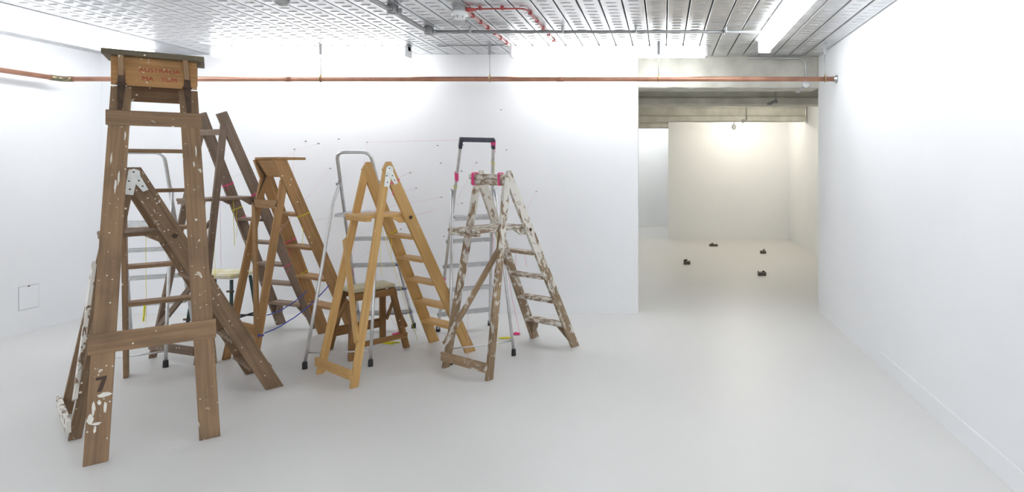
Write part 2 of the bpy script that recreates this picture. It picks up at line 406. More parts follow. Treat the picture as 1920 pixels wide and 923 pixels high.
for k, px_ in enumerate((601, 918, 1235, 1547)):
    xx = (px_ - 1243) * PY / 1090
    t = thing('pipe_hanger', hl[k], 'hanger', (xx, PY, PZ), 0, 'hangers of the copper pipe')
    top = H - PZ
    if k < 3: yb = .0
    box('strap', -.013, .013, -.002, .002, top - .10, top, M['zinc'], t, .0008)
    box('strap_foot', -.013, .013, -.03, .002, top - .004, top - .0005, M['zinc'], t, .0008)
    tube('rod', [(0, .006, top - .095), (0, .006, .03)], .0035, M['zinc'], t, 8)
    lathe('rod_nut', [(.008, 0), (.008, .012)], M['brass'], t, (0, .006, top - .09), 6)
    tube('pipe_ring', [(0, .0255 * math.cos(a), .0255 * math.sin(a)) for a in [2 * math.pi * q / 16 for q in range(16)]], .0038, M['brass'], t, 6, closed=True)
    lathe('ring_nut', [(.007, 0), (.007, .016)], M['brass'], t, (0, .006, .025), 6)

# ------------------------------------------------------------------ services on the ceiling
CZ = H - .037
t = thing('conduit_run', 'grey conduit with junction boxes fixed across the ribbed ceiling', 'conduit', (-1.832, 4.55, CZ))
tube('pipe_length', [(0, -2.2, 0), (0, 0, 0)], .013, M['conduit'], t, 10)
tube('pipe_length', [(0, 0, 0), (2.62, 0, 0)], .013, M['conduit'], t, 10)
for (bx_, by_) in ((0, 0), (0, -.61)):
    lathe('junction_box', [(.034, -.022), (.036, -.018), (.036, .036)], M['conduit'], t, (bx_, by_, 0), 14)
    for sx, sy in ((1, 0), (0, -1)):
        tube('box_spout', [(bx_ + sx * .03, by_ + sy * .03, 0), (bx_ + sx * .06, by_ + sy * .06, 0)], .0165, M['conduit'], t, 10)
for xx in (.33, 1.05, 1.62, 2.32):
    box('saddle', xx - .009, xx + .009, -.03, .03, -.017, .0365, M['zinc'], t, .004)
t = thing('alarm_sounder', 'white round alarm sounder on grey base beside red cable', 'alarm', (-1.388, 3.97, H))
lathe('base', [(.046, -.034), (.047, -.03), (.047, -.0005)], M['grey_plastic'], t, (0, 0, 0), 24)
lathe('sounder_body', [(.03, -.088), (.04, -.084), (.045, -.07), (.053, -.062), (.054, -.036), (.05, -.034)], M['white_plastic'], t, (0, 0, 0), 24)
for k in range(8):
    a = 2 * math.pi * k / 8
    box('grille_slot', .0, .004, -.004, .004, -.082, -.066, M['grey_plastic'], t).matrix_basis = Matrix.Rotation(a, 4, 'Z') @ Matrix.Translation((.0435, 0, -.076))
t = thing('red_cable', 'red alarm cable looping from the sounder and along a rib', 'cable', (-1.388, 3.97, H))
lathe('gland', [(.008, .07), (.016, .01), (.017, 0)], M['red'], t, (.045, 0, -.02), 12).rotation_euler = (0, R(90), 0)
tube('cable_length', [(.1, 0, -.016), (.40, 0, -.014)] + arc((.452, 0, -.014), (.3, 0, -.014), (.452, .5, -.014), .05) + [(.452, .14, -.012)], .0055, M['red'], t, 8)
tube('cable_length', [(.452, .13, -.012), (.452, 1.17, -.010)], .0058, M['overlit_red'], t, 8)
for k in range(5): box('clip', .440, .464, .12 + k * .22, .142 + k * .22, -.022, -.0005, M['red'], t, .002)
for xx in (.14, .29): box('clip', xx - .01, xx + .01, -.012, .012, -.023, -.0005, M['red'], t, .002)
t = thing('red_cable', 'red alarm cable running straight from the sounder to the batten beside the beam', 'cable', (-1.388, 3.97, H))
tube('cable_length', [(.02, .05, -.02), (.02, .14, -.012), (.02, 1.22, -.012)], .0058, M['overlit_red'], t, 8)
for k in range(6): box('clip', .008, .032, .2 + k * .18, .222 + k * .18, -.021, -.0005, M['red'], t, .002)
lamp_cable = tube('lamp_cable', [(-2.02, 5.2, H - .012), (-1.9, 5.22, H - .006), (-1.75, 5.2, H - .008), (-1.6, 5.22, H - .004), (-1.42, 5.2, H - .006)], .004, M['conduit'], None, 6)
tag(lamp_cable, 'thin grey cable linking the two battens above the copper pipe', 'cable')
t = thing('ceiling_detector', 'grey dome detector on the steel ceiling above the capped ladder', 'detector', (-2.44, 3.72, H))
lathe('base', [(.05, -.02), (.052, -.016), (.052, -.0005)], M['white_plastic'], t)
lathe('dome', [(.012, -.066), (.03, -.06), (.044, -.044), (.048, -.02), (.046, -.018)], M['grey_plastic'], t)
# fittings on the concrete beams
t = thing('beam_conduit', 'grey conduit bent down the first concrete beam to a round box', 'conduit', (1.407, 5.737, 2.236))
path = [(-.56, -.012, .262)] + arc((0, -.012, .262), (-1, -.012, .262), (0, -.012, 0), .09) + [(0, -.012, .03)]
tube('pipe_length', path, .0105, M['zinc'], t, 10)
lathe('round_box', [(.03, 0), (.034, .006), (.034, .03)], M['white_plastic'], t, (0, -.004, 0), 18).rotation_euler = (R(90), 0, 0)
tube('side_arm', [(-.015, -.02, -.02), (-.07, -.02, -.062)], .0105, M['zinc'], t, 10)
lathe('arm_plate', [(.024, 0), (.024, .01)], M['zinc'], t, (-.08, -.02, -.078), 14)
t = thing('track_fitting', 'dark drop pipe with sideways head under the second concrete beam', 'fitting', (1.37, 7.05, 2.52))
tube('drop_pipe', [(0, 0, .07), (0, 0, -.29)], .011, M['conduit'], t, 10)
tube('sideways_head', [(.02, 0, -.305), (-.02, 0, -.305), (-.07, 0, -.325)], .02, M['conduit'], t, 12)
lathe('head_end', [(.024, 0), (.026, .015), (.02, .03)], M['conduit'], t, (-.08, 0, -.345), 14)
t = thing('sprinkler_drop', 'thin drop pipe with small round head against the third beam', 'fitting', (1.40, 9.72, 2.56))
tube('drop_pipe', [(0, 0, .03), (0, 0, -.33)], .008, M['conduit'], t, 8)
tube('elbow', [(0, 0, -.32), (0, 0, -.35), (-.045, 0, -.36)], .013, M['conduit'], t, 8)
lathe('round_head', [(.01, -.03), (.026, -.015), (.026, .01), (.012, .025)], M['conduit'], t, (-.06, 0, -.365), 14)
t = thing('globe_lamp', 'small pale globe on a short stem below the third beam', 'lamp', (1.22, 9.99, 2.206))
tube('stem', [(0, 0, .0), (0, 0, -.06)], .008, M['white_plastic'], t, 8)
lathe('globe', [(.01, -.05), (.033, -.03), (.044, 0), (.033, .03), (.014, .045)], M['white_plastic'], t, (0, 0, -.09), 16)

# ------------------------------------------------------------------ ladders
# local frame of a ladder: X across, Y from its rear support frame to its stepped frame, Z up
UX = (1, 0, 0); VY = (0, 1, 0)
def lerp(a, b, t_): return Vector(a) * (1 - t_) + Vector(b) * t_
class Frame:
    def __init__(s, wf, D, wr, wt, top_v, Z, sh=0):
        s.wf, s.D, s.wr, s.wt, s.tv, s.Z, s.sh = wf, D, wr, wt, top_v, Z, sh
    def stile(s, side, z): return lerp((side * s.wr, s.D, 0), (side * s.wt + s.sh, s.tv, s.Z), z / s.Z)
    def leg(s, side, z): return lerp((side * s.wf, 0, 0), (side * s.wt + s.sh, s.tv, s.Z), z / s.Z)
def screws(parent, pts, n_dir, r=.0045):
    n_ = Vector(n_dir)
    for p in pts:
        o = lathe('screw', [(r, 0), (r * .7, r * .5)], M['screw'], parent, (0, 0, 0), 8)
        o.matrix_basis = Matrix.Translation(Vector(p)) @ n_.to_track_quat('Z', 'Y').to_matrix().to_4x4()
def treads(t, F, zs, mat, depth=.1, th=.022, inset=.011, cleat=False, v_off=0.0):
    for z in zs:
        a = F.stile(-1, z); b = F.stile(1, z)
        o = board('tread', (a.x + inset, a.y + v_off, z), (b.x - inset, b.y + v_off, z), VY, depth, th, mat, t, .003)
    return o
def ties(t, items):
    """string wound tightly round a member: (centre, axis, half thickness, half width, length, colour, tail)"""
    for c, ax, hx, hy, ln, colr, tail in items:
        c = Vector(c); z = Vector(ax).normalized()
        x_ = Vector((1, 0, 0)) if abs(z.x) < .8 else Vector((0, 0, 1))
        x_ = (x_ - z * x_.dot(z)).normalized(); y_ = z.cross(x_)
        turns = max(2, int(ln / .004)); pts = []
        sq = lambda q: math.copysign(abs(q) ** .35, q)
        for k in range(turns * 12 + 1):
            a = 2 * math.pi * k / 12; rr = random.uniform(1.0, 1.05)
            pts.append(c + x_ * hx * rr * sq(math.cos(a)) + y_ * hy * rr * sq(math.sin(a)) + z * (-ln / 2 + ln * k / (turns * 12)))
        if tail:
            e = pts[-1]
            for k in range(1, 7): pts.append(e + Vector((random.uniform(-.005, .005), random.uniform(-.005, .005) - .01, -tail * k / 6)))
        tube('string_tie', pts, .0016, M[colr], t, 4)

def platform_ladder(name, label, loc, yaw, F, mat, legmat, treadmat, zs, plat_z, plat_v0, ext, st=(.074, .022), lg=(.046, .021),
                    brace=None, brace_mat=None, rail_z=.085, rail_mat=None, crossbar=False, bracket=False, rail_over=.02, top=(.05, .06), lowcleat=False):
    t = thing(name, label, 'ladder', loc, yaw)
    for s in (-1, 1):
        board('stile', F.stile(s, 0), F.stile(s, F.Z + ext), VY, st[0], st[1], mat, t, .002, True, top)
        tp = F.leg(s, F.Z - .01); off = Vector((s * .0006, 0, 0))
        board('leg', F.leg(s, 0) + off, tp + off + Vector((0, -.012, 0)), VY, lg[0], lg[1] - .001, legmat, t, .002, True)
    treads(t, F, zs, treadmat, st[0] * 1.32, .022)
    if lowcleat:
        z = zs[-1]
        for s in (-1, 1):
            a = F.stile(s, z - .012); b_ = F.stile(s, z - .125)
            board('corner_brace', (a.x - s * .085, a.y, z - .012), (b_.x - s * .016, b_.y, b_.z), VY, .05, .02, mat, t, .002)
    # rear bottom rail, on the outer face of the legs
    a = F.leg(-1, rail_z); b = F.leg(1, rail_z); vo = -(lg[0] / 2 + .012)
    board('bottom_rail', (a.x - rail_over, a.y + vo, rail_z), (b.x + rail_over * .5, b.y + vo, rail_z), (0, 0, 1), .062, .02, rail_mat or legmat, t, .002)
    if brace:
        s0, z0, s1, z1 = brace
        p = F.leg(s0, z0); q = F.leg(s1, z1); vo = -(lg[0] / 2 + .011)
        d = (q - p).normalized()
        board('diagonal_brace', p + Vector((0, vo, 0)) - d * .03, q + Vector((0, vo, 0)) + d * .03, (1, 0, 0), .042, .018, brace_mat or legmat, t, .002)
    # platform
    sv = F.stile(1, plat_z); hw_s = abs(sv.x - F.sh) - st[1] / 2 - .001
    lv = F.leg(1, plat_z); v1 = sv.y + .03
    hw = min(hw_s, abs(lv.x) - lg[1] / 2 - .001)
    o = board('platform', (0, plat_v0, plat_z), (0, v1, plat_z), UX, 2 * hw, .022, treadmat, t, .003)
    board('platform_batten', (-hw + .01, plat_v0 + .022, plat_z - .022), (hw - .01, plat_v0 + .022, plat_z - .022), VY, .04, .022, treadmat, o if False else t, .002)
    for s in (-1, 1):
        extrude('platform_bracket', [(sv.y - .12, 0), (sv.y + .02, 0), (sv.y + .03, -.045), (sv.y - .05, -.045)], VY, (0, 0, 1), .018, (s * (hw - .011), 0, plat_z - .0112), mat, t)
    # pivot bolt on the stile at platform height
    for s in (-1, 1):
        o = lathe('pivot_bolt', [(.013, 0), (.013, .004), (.006, .008)], M['iron'], t, (0, 0, 0), 12)
        p = F.stile(s, plat_z - .02)
        o.matrix_basis = Matrix.Translation(p + Vector((s * st[1] / 2, 0, 0))) @ Matrix.Rotation(s * R(90), 4, 'Y')
    if crossbar:
        a = F.leg(-1, F.Z + .0); b = F.leg(1, F.Z + .0)
        cb = board('crossbar', (a.x - .045, a.y - .052, F.Z - .005), (b.x + .012, b.y - .052, F.Z - .005), (0, 0, 1), .038, .028, treadmat, t, .004)
        board('crossbar_cleat', (a.x - .038, a.y - .045, F.Z - .046), (b.x + .008, b.y - .045, F.Z - .046), (0, 0, 1), .04, .02, treadmat, t, .003)
    if bracket:
        for s in (-1, 1):
            c = F.leg(s, F.Z); dl = (F.leg(s, 0) - c); ds = (F.stile(s, 0) - c)
            tl = Vector((dl.y, dl.z)).normalized(); ts = Vector((ds.y, ds.z)).normalized(); w_ = .019
            pl = Vector((-tl.y, tl.x)); ps = Vector((-ts.y, ts.x))
            if pl.x > 0: pl = -pl
            if ps.x < 0: ps = -ps
            c2 = Vector((c.y, c.z + .004))
            L1, L2 = .125, .115
            out = [c2 + tl * L1 - pl * w_, c2 + tl * L1 + pl * w_, c2 + tl * .03 + pl * w_ * 1.15, c2 + Vector((-.022, .012)), c2 + Vector((0, .024)), c2 + Vector((.026, .012)),
                   c2 + ts * .03 + ps * w_ * .9, c2 + ts * L2 + ps * w_ * .75, c2 + ts * L2 - ps * w_ * .65, c2 + (tl + ts) * .034]
            xo = s * (F.wt + st[1] / 2 + .004) + F.sh
            # plate leans with the side of the ladder
            lean = (F.leg(s, 0).x - c.x) / F.Z
            o = extrude('hinge_bracket', [tuple(p) for p in out], VY, (0, 0, 1), .003, (xo, 0, 0), M['bracket'], t)
            for v in o.data.vertices: v.co.x += lean * (F.Z - v.co.z)
            screws(t, [(xo + s * .0015 + lean * (F.Z - p.y), p.x, p.y) for p in (c2 + tl * .05 + pl * .012, c2 + tl * .095, c2 + ts * .05, c2 + ts * .085, c2 + Vector((0, .004)))], (s, 0, 0), .005)
    return t

def capped_ladder(name, label, loc, yaw, F, mat, legmat, treadmat, zs, cap, panel, rails, hinge, st=(.08, .022), lg=(.088, .024), topmat=None, panelmat=None, panel_tilt=0.0, brace=None, low_rail=True, hw_top=None):
    t = thing(name, label, 'ladder', loc, yaw)
    cz, cv0, cv1, chw, cth = cap
    ztop = cz - cth / 2
    for s in (-1, 1):
        board('stile', F.stile(s, 0), F.stile(s, ztop), VY, st[0], st[1], mat, t, .002, True)
        if hw_top:   # legs are broad boards facing the rear
            board('leg', F.leg(s, 0) + Vector((0, -.03, 0)), F.leg(s, hinge) + Vector((0, -.03, 0)), UX, lg[0], lg[1], legmat, t, .002, True)
        else:
            board('leg', F.leg(s, 0) + Vector((-s * .03, 0, 0)), F.leg(s, hinge) + Vector((-s * .004, -.02, 0)), VY, lg[0], lg[1], legmat, t, .002, True)
    treads(t, F, zs, treadmat, st[0] * 1.3, .022)
    xs = F.sh
    board('cap', (xs - chw, (cv0 + cv1) / 2, cz), (xs + chw, (cv0 + cv1) / 2, cz), VY, cv1 - cv0, cth, topmat or mat, t, .003)
    pz0, pz1, pv, phw = panel
    pb = pv - panel_tilt * 0
    pan = board('back_panel', (xs - phw, pv + panel_tilt / 2, (pz0 + pz1) / 2), (xs + phw, pv + panel_tilt / 2, (pz0 + pz1) / 2), (0, panel_tilt, pz0 - pz1), math.hypot(panel_tilt, pz1 - pz0), .02, panelmat or mat, t, .002)
    for (z, hgt, on, over) in rails:
        if on == 'leg':
            a = F.leg(-1, z); b = F.leg(1, z)
            vo = -(.03 + lg[1] / 2 + .011) if hw_top else -(lg[0] / 2 + .011)
        else:
            a = F.stile(-1, z); b = F.stile(1, z); vo = -(st[0] / 2 + .012)
        ex = (lg[0] / 2 if hw_top else .0) + over
        board('cross_rail', (a.x - ex, a.y + vo, z), (b.x + ex, b.y + vo, z), (0, 0, 1), hgt, .02, legmat, t, .002)
    # strap hinges from the panel down the legs
    for s in (-1, 1):
        pq = F.leg(s, hinge)
        y_ = pv - .012 + panel_tilt if not hw_top else pv - .013
        xh = (xs + s * (phw - .045)) if hw_top else xs + s * (phw - .012)
        b0 = Vector((xh, y_, pz0 + .004)); up = Vector((xh, pv - .013, pz1 - .02))
        dn = F.leg(s, hinge - (.17 if hw_top else .2)); dn = Vector((dn.x - (0 if hw_top else s * .004), dn.y - (.03 + lg[1] / 2 + .002 if hw_top else lg[0] / 2 + .022), dn.z))
        tube('hinge_knuckle', [b0 + Vector((-.022, -.004, 0)), b0 + Vector((.022, -.004, 0))], .006, M['iron'], t, 10)
        for (e, wd) in ((up, .036), (dn, .036)):
            d = (e - b0); L = d.length; d.normalize(); n_ = d.cross(Vector((1, 0, 0))).normalized()
            extrude('hinge_strap', [(-wd / 2, 0), (wd / 2, 0), (wd * .2, L), (-wd * .2, L)], (1, 0, 0), d, .003, b0, M['iron'], t)
    if brace:
        s0, z0, s1, z1 = brace
        p = F.leg(s0, z0) ; q = F.leg(s1, z1); vo = Vector((0, -(lg[0] / 2 + .012), 0))
        d = (q - p).normalized()
        board('diagonal_brace', p + vo - d * .03, q + vo + d * .03, (1, 0, 0), .044, .018, legmat, t, .002)
    return t, pan

def text_mesh(parent, body, size, mat, M4, name='lettering'):
    cu = bpy.data.curves.new('lettering', 'FONT'); cu.body = body; cu.size = size; cu.align_x = 'CENTER'; cu.align_y = 'CENTER'; cu.extrude = .0004
    tmp = link(bpy.data.objects.new('tmp', cu)); dg = bpy.context.evaluated_depsgraph_get()
    me = bpy.data.meshes.new_from_object(tmp.evaluated_get(dg)); bpy.data.objects.remove(tmp); bpy.data.curves.remove(cu)
    me.materials.clear(); o = mesh_obj(name, me, mat, parent); o.matrix_basis = M4; return o

# --- tall cap-topped ladder in front
FT = Frame(.216, 1.454, .238, .149, .68, 1.88, -.039)
tall, tpan = capped_ladder('stepladder', 'tall weathered brown stepladder with grey cap and red stencilled panel', (-2.567, 2.943, 0), .658, FT, M['w_tall'], M['w_tall'], M['w_tall'],
    [1.52, 1.275, 1.03, .785, .53, .275], (2.07, .55, .86, .225, .03), (1.89, 2.055, .62, .19), [(1.70, .085, 'leg', .01), (.535, .10, 'leg', .012)], 1.885,
    st=(.088, .024), lg=(.088, .026), topmat=M['w_talltop'], panelmat=M['w_tallpanel'], hw_top=True)
board('front_panel', (-.039 - .14, .80, 1.87), (-.039 + .14, .80, 1.87), (0, 0, 1), .11, .02, M['w_tall'], tall)
board('front_panel', (-.039 - .19, .80, 1.99), (-.039 + .19, .80, 1.99), (0, 0, 1), .12, .02, M['w_tallpanel'], tall)
tm = Matrix(((1, 0, 0, 0), (0, 0, -1, 0), (0, 1, 0, 0), (0, 0, 0, 1)))     # stands the lettering upright, facing the rear
for body, dx, z in (('AUSTRALIA', .02, 1.985), ('MA   TUM', .02, 1.935)):
    o = text_mesh(tpan, body, .036, M['letter'], tpan.matrix_basis.inverted() @ Matrix.Translation((-.039 + dx, .6088, z)) @ tm)
d_ = (FT.leg(-1, 1.885) - FT.leg(-1, 0)).normalized()
def on_leg(side, z, dx=0):
    p = FT.leg(side, z); return Vector((p.x + dx, p.y - .03 - .0135, p.z))
lean = Matrix.Rotation(math.atan2(d_.y, d_.z), 4, 'X')
def decal(outline, side, z, dx, mat, name):
    p = on_leg(side, z, dx); dl = (FT.leg(side, 1.8) - FT.leg(side, 0)).normalized()
    return extrude(name, outline, UX, dl, .0016, p, mat, tall, 0)
def blob(cx_, cz_, rx, rz, n=11):
    return [(cx_ + rx * random.uniform(.6, 1.15) * math.cos(2 * math.pi * k / n), cz_ + rz * random.uniform(.6, 1.15) * math.sin(2 * math.pi * k / n)) for k in range(n)]
decal([(-.018, .03), (.02, .034), (.02, .02), (.006, -.04), (-.012, -.04), (.002, .016), (-.018, .016)], -1, .35, 0, M['black_mark'], 'pen_mark')
for (cx_, z, rx, rz) in ((.015, .295, .03, .012), (-.02, .24, .008, .035), (-.03, .2, .012, .03), (0, .265, .008, .012), (.022, .24, .006, .03), (-.005, .175, .02, .008), (-.01, .15, .006, .02)):
    decal(blob(cx_, 0, rx, rz), -1, z, 0, M['white_paint'], 'paint_splash')
for (cx_, z, rx, rz) in ((.015, 1.36, .005, .04), (.004, 1.32, .005, .05), (-.02, 1.47, .004, .035), (.03, 1.60, .004, .03)):
    decal(blob(cx_, 0, rx, rz), -1, z, 0, M['white_paint'], 'paint_splash')
for (cx_, z, rx, rz) in ((.018, 1.52, .004, .045), (.005, 1.44, .004, .02), (0, 1.12, .006, .008), (-.01, .52, .006, .008)):
    decal(blob(cx_, 0, rx, rz), 1, z, 0, M['white_paint'] if rx < .02 else M['w_stooltop'], 'paint_splash')

# --- dark spattered platform ladder standing through it
FD = Frame(.231, .909, .215, .128, .241, 1.386)
platform_ladder('stepladder', 'dark brown spattered platform stepladder with white brackets, beneath the tall ladder', (-3.250, 3.186, 0), -.699, FD, M['w_dark'], M['w_dark'], M['w_dark'],
    [.75, .535, .335, .14], 1.04, .12, .035, st=(.088, .026), lg=(.05, .024), brace=(-1, .84, 1, .23), brace_mat=M['w_splat'], rail_z=.075, rail_mat=M['w_splat'], bracket=True, rail_over=.045)
# --- tall plain brown platform ladder at the back
FB = Frame(.24, .998, .206, .117, .282, 1.765)
bk = platform_ladder('stepladder', 'tall grey-brown platform stepladder with bare top ends and yellow threads', (-3.577, 4.259, 0), -.318, FB, M['w_back'], M['w_back'], M['w_back'],
    [.99, .79, .594, .418, .222], 1.175, .09, .075, st=(.078, .024), lg=(.046, .022), brace=(1, .66, -1, .18), crossbar=False, rail_z=.1, lowcleat=True, rail_over=.005, top='square')
a = FB.leg(-1, 1.69); b = FB.leg(1, 1.69)
board('crossbar', (a.x - .03, a.y - .036, 1.69), (b.x + .02, b.y - .036, 1.69), (0, 0, 1), .045, .022, M['w_back'], bk)
board('platform_strut', (FB.leg(1, 1.02).x - .03, FB.leg(1, 1.02).y, 1.02), (-.02, FB.leg(1, .85).y, .85), VY, .03, .018, M['w_back'], bk)
# --- honey brown capped ladder
FC = Frame(.218, .756, .24, .145, .254, 1.343)
capd, cpan = capped_ladder('stepladder', 'honey brown stepladder with tilted back panel and small cap', (-3.067, 4.209, 0), -.511, FC, M['w_cap'], M['w_cap'], M['w_cap'],
    [1.057, .79, .534, .281], (1.487, .175, .385, .155, .02), (1.35, 1.476, .185, .135), [(1.145, .06, 'leg', .0), (.26, .075, 'leg', .0)], 1.33,
    st=(.088, .024), lg=(.05, .023), panel_tilt=.06, brace=(-1, 1.12, 1, .28))
# --- golden pine platform ladder
FP = Frame(.223, .885, .233, .135, .282, 1.405)
pine = platform_ladder('stepladder', 'golden pine platform stepladder with white hinge brackets', (-2.177, 3.877, 0), -.606, FP, M['w_pine'], M['w_pine'], M['w_pine'],
    [.913, .739, .561, .373, .202], 1.085, .125, .055, st=(.078, .024), lg=(.05, .023), brace=(-1, .89, 1, .31), rail_z=.085, bracket=True)
# --- white painted platform ladder
FW = Frame(.226, .864, .221, .149, .237, 1.358)
wht = platform_ladder('stepladder', 'platform stepladder thickly covered in flaking white paint', (-1.351, 4.003, 0), -.572, FW, M['w_white'], M['w_whitelow'], M['w_whitetop'],
    [.78, .585, .39, .186], .985, -.04, .04, st=(.07, .026), lg=(.05, .03), brace=(1, .83, -1, .19), crossbar=True, rail_z=.085, lowcleat=True)

# --- aluminium ladders
def alu_ladder(label, loc, yaw, F, zs, plat_z, top_z, style, yt=None):
    t = thing('aluminium_stepladder', label, 'ladder', loc, yaw)
    r = .0125
    ext = lambda s, z: F.stile(s, z)
    if style == 'hoop':
        pa = ext(-1, top_z); pb = ext(1, top_z)
        path = [ext(-1, .03)] + [ext(-1, z) for z in (.4, .8, 1.2)] + arc(pa, ext(-1, 0), pb, .06) + arc(pb, pa, ext(1, 0), .06) + [ext(1, z) for z in (1.2, .8, .4, .03)]
        tube('step_frame', path, r, M['alu'], t, 12)
    else:
        for s in (-1, 1):
            board('stile', ext(s, .03), ext(s, top_z - .03), VY, .042, .02, M['alu'], t, .003)
            board('handle_socket', ext(s, top_z - .075), ext(s, top_z), VY, .05, .026, M['handle'], t, .004)
        a = ext(-1, top_z); b = ext(1, top_z)
        board('handle', (a.x - .006, a.y, top_z - .012), (b.x + .006, b.y, top_z - .012), (0, 0, 1), .036, .03, M['handle'], t, .006)
    for s in (-1, 1):
        # support leg: springs from the stile, bends out and runs to its foot
        j = F.leg(s, F.Z); ft = Vector((s * F.wf, 0, .03)); k = lerp(j, ft, .16) + Vector((s * .012, -.025, 0))
        o_ = Vector((s * .022, -.005, 0))
        if style == 'hoop': k = lerp(j, ft, .19) + Vector((0, -.028, 0)); pth = [j + Vector((s * .010, .0, .025)), j + Vector((s * .014, -.004, -.02)), lerp(j, k, .6) + Vector((s * .019, -.008, 0)), k + Vector((s * .015, 0, 0)), lerp(k, ft, .3) + Vector((s * .01, 0, 0)), lerp(k, ft, .65) + Vector((s * .004, 0, 0)), ft]
        else: pth = [j + o_, lerp(j, ft, .5) + o_ * .5, ft]
        tube('leg', pth, .011, M['alu'], t, 12)
        lathe('foot', [(.017, 0), (.0175, .004), (.016, .045), (.013, .05)], M['rubber'], t, (ft.x, ft.y, .0), 14)
        sf = ext(s, .03)
        lathe('foot', [(.019, 0), (.0195, .004), (.018, .04), (.014, .046)], M['rubber'], t, (sf.x, sf.y, .0), 14)
        o = lathe('pivot_bolt', [(.01, 0), (.01, .008)], M['zinc'], t, (0, 0, 0), 10)
        o.matrix_basis = Matrix.Translation(j + Vector((s * .024, -.002, 0))) @ Matrix.Rotation(s * R(90), 4, 'Y')
    a = Vector((-F.wf, 0, .0)); 
    p0 = F.leg(-1, .105); p1 = F.leg(1, .105)
    tube('spreader_bar', [p0, lerp(p0, p1, .33) + Vector((0, 0, -.006)), lerp(p0, p1, .66) + Vector((0, 0, -.006)), p1], .006, M['alu'], t, 8)
    for z in zs:
        a = F.stile(-1, z); b = F.stile(1, z); ins = .012
        o = board('tread', (a.x + ins, a.y - .01, z), (b.x - ins, b.y - .01, z), VY, .075, .024, M['alu_tread'], t, .003)
        for q in range(4):
            g_ = board('grip_rib', (-.0125 + q * .018 - .0145, 0, 0), (0, 0, 1), UX, .004, .004, M['alu_tread'], o, 0)
            L = b.x - a.x - 2 * ins - .01
            g_.matrix_basis = Matrix.Translation((-.03 + q * .02, .0128, .005)) @ Matrix.Scale(L, 4, (0, 0, 1))
        for s_ in (-1, 1):
            p = F.stile(s_, z)
            o = lathe('rivet_cap', [(.016, 0), (.016, .006), (.01, .01)], M['zinc'], t, (0, 0, 0), 10)
            o.matrix_basis = Matrix.Translation(p + Vector((s_ * .0115, 0, 0))) @ Matrix.Rotation(s_ * R(90), 4, 'Y')
    sv = F.stile(1, plat_z); lv = F.leg(1, plat_z)
    hw = abs(sv.x) - .014
    v0, v1 = lv.y - .005, sv.y + .03
    pf = board('platform', (0, v0, plat_z), (0, v1, plat_z), UX, 2 * hw, .022, M['alu_tread'], t, .003)
    board('platform_lip', (-abs(lv.x) + .004, v0 - .004, plat_z - .004), (abs(lv.x) - .004, v0 - .004, plat_z - .004), (0, 0, 1), .026, .012, M['alu'], t, .003)
    for q in range(7):
        g_ = board('grip_rib', (0, 0, 0), (0, 0, 1), UX, .004, .004, M['alu_tread'], pf, 0)
        g_.matrix_basis = Matrix.Translation((-hw + .03 + q * (2 * hw - .06) / 6, -.0128, .008)) @ Matrix.Scale(v1 - v0 - .016, 4, (0, 0, 1))
    return t
FA1 = Frame(.221, .82, .205, .143, .41, 1.245)
alu_ladder('aluminium hoop-topped stepladder standing behind the tall brown ladder', (-3.73, 4.031, 0), .456, FA1, [.78, .555, .335, .10], 1.0, 1.53, 'hoop')
FA2 = Frame(.22, 1.008, .227, .137, .386, 1.292)
al2 = alu_ladder('aluminium hoop-topped stepladder behind the golden pine ladder', (-2.305, 4.122, 0), .121, FA2, [.842, .61, .387, .159], 1.06, 1.535, 'hoop')
FA3 = Frame(.225, .955, .22, .144, .419, 1.241)
al3 = alu_ladder('aluminium stepladder with dark plastic top handle and pink ties', (-1.327, 4.284, 0), .466, FA3, [.815, .597, .381, .159], 1.022, 1.645, 'handle')

# string knotted on the ladders
sd = lambda F: (F.stile(1, 1) - F.stile(1, 0))
wood_tie = (.0145, .042)
ties(al3, [(FA3.stile(1, 1.615), sd(FA3), .0155, .028, .03, 'pink', .1), (FA3.stile(1, 1.46), sd(FA3), .012, .024, .008, 'yellow', .1), (FA3.stile(-1, 1.35), sd(FA3), .012, .023, .07, 'pink', .0),
           (FA3.stile(-1, 1.27), sd(FA3), .012, .023, .01, 'yellow', 0), (FA3.stile(1, .92), sd(FA3), .012, .023, .01, 'pink', .25), (FA3.stile(-1, .5), sd(FA3), .012, .023, .012, 'pink', .12)])
cbp = FW.leg(-1, FW.Z)
ties(wht, [((cbp.x + .005, cbp.y - .051, FW.Z - .021), UX, .045, .017, .032, 'pink', .03), ((FW.wt - .02, cbp.y - .051, FW.Z - .021), UX, .045, .017, .024, 'pink', .01)])
ties(pine, [(FP.stile(1, 1.32), sd(FP), *wood_tie, .008, 'pink', .1), (FP.stile(-1, .93), sd(FP), *wood_tie, .006, 'yellow', .16)])
ties(bk, [(FB.stile(-1, 1.28), sd(FB), *wood_tie, .012, 'pink', .06), (FB.stile(-1, 1.08), sd(FB), *wood_tie, .006, 'yellow', .24), (FB.stile(-1, 1.0), sd(FB), *wood_tie, .006, 'pink', .02), (FB.stile(1, 1.21), sd(FB), *wood_tie, .012, 'pink', 0), (FB.stile(1, .6), sd(FB), *wood_tie, .005, 'pink', .08)])
wt2 = (.0145, .047)
ties(capd, [(FC.stile(1, 1.06), sd(FC), *wt2, .006, 'yellow', .24), (FC.stile(-1, .55), sd(FC), *wt2, .005, 'yellow', 0), (FC.stile(-1, .83), sd(FC), *wt2, .006, 'pink', .12), (FC.leg(1, .22) + Vector((-.026, 0, 0)), FC.leg(1, 1) - FC.leg(1, 0), .0145, .029, .014, 'blue', .02)])
for z in (.842, .61, .387, .159): ties(al2, [(FA2.stile(1, z), sd(FA2), .0165, .0165, .014, 'blue', 0)])
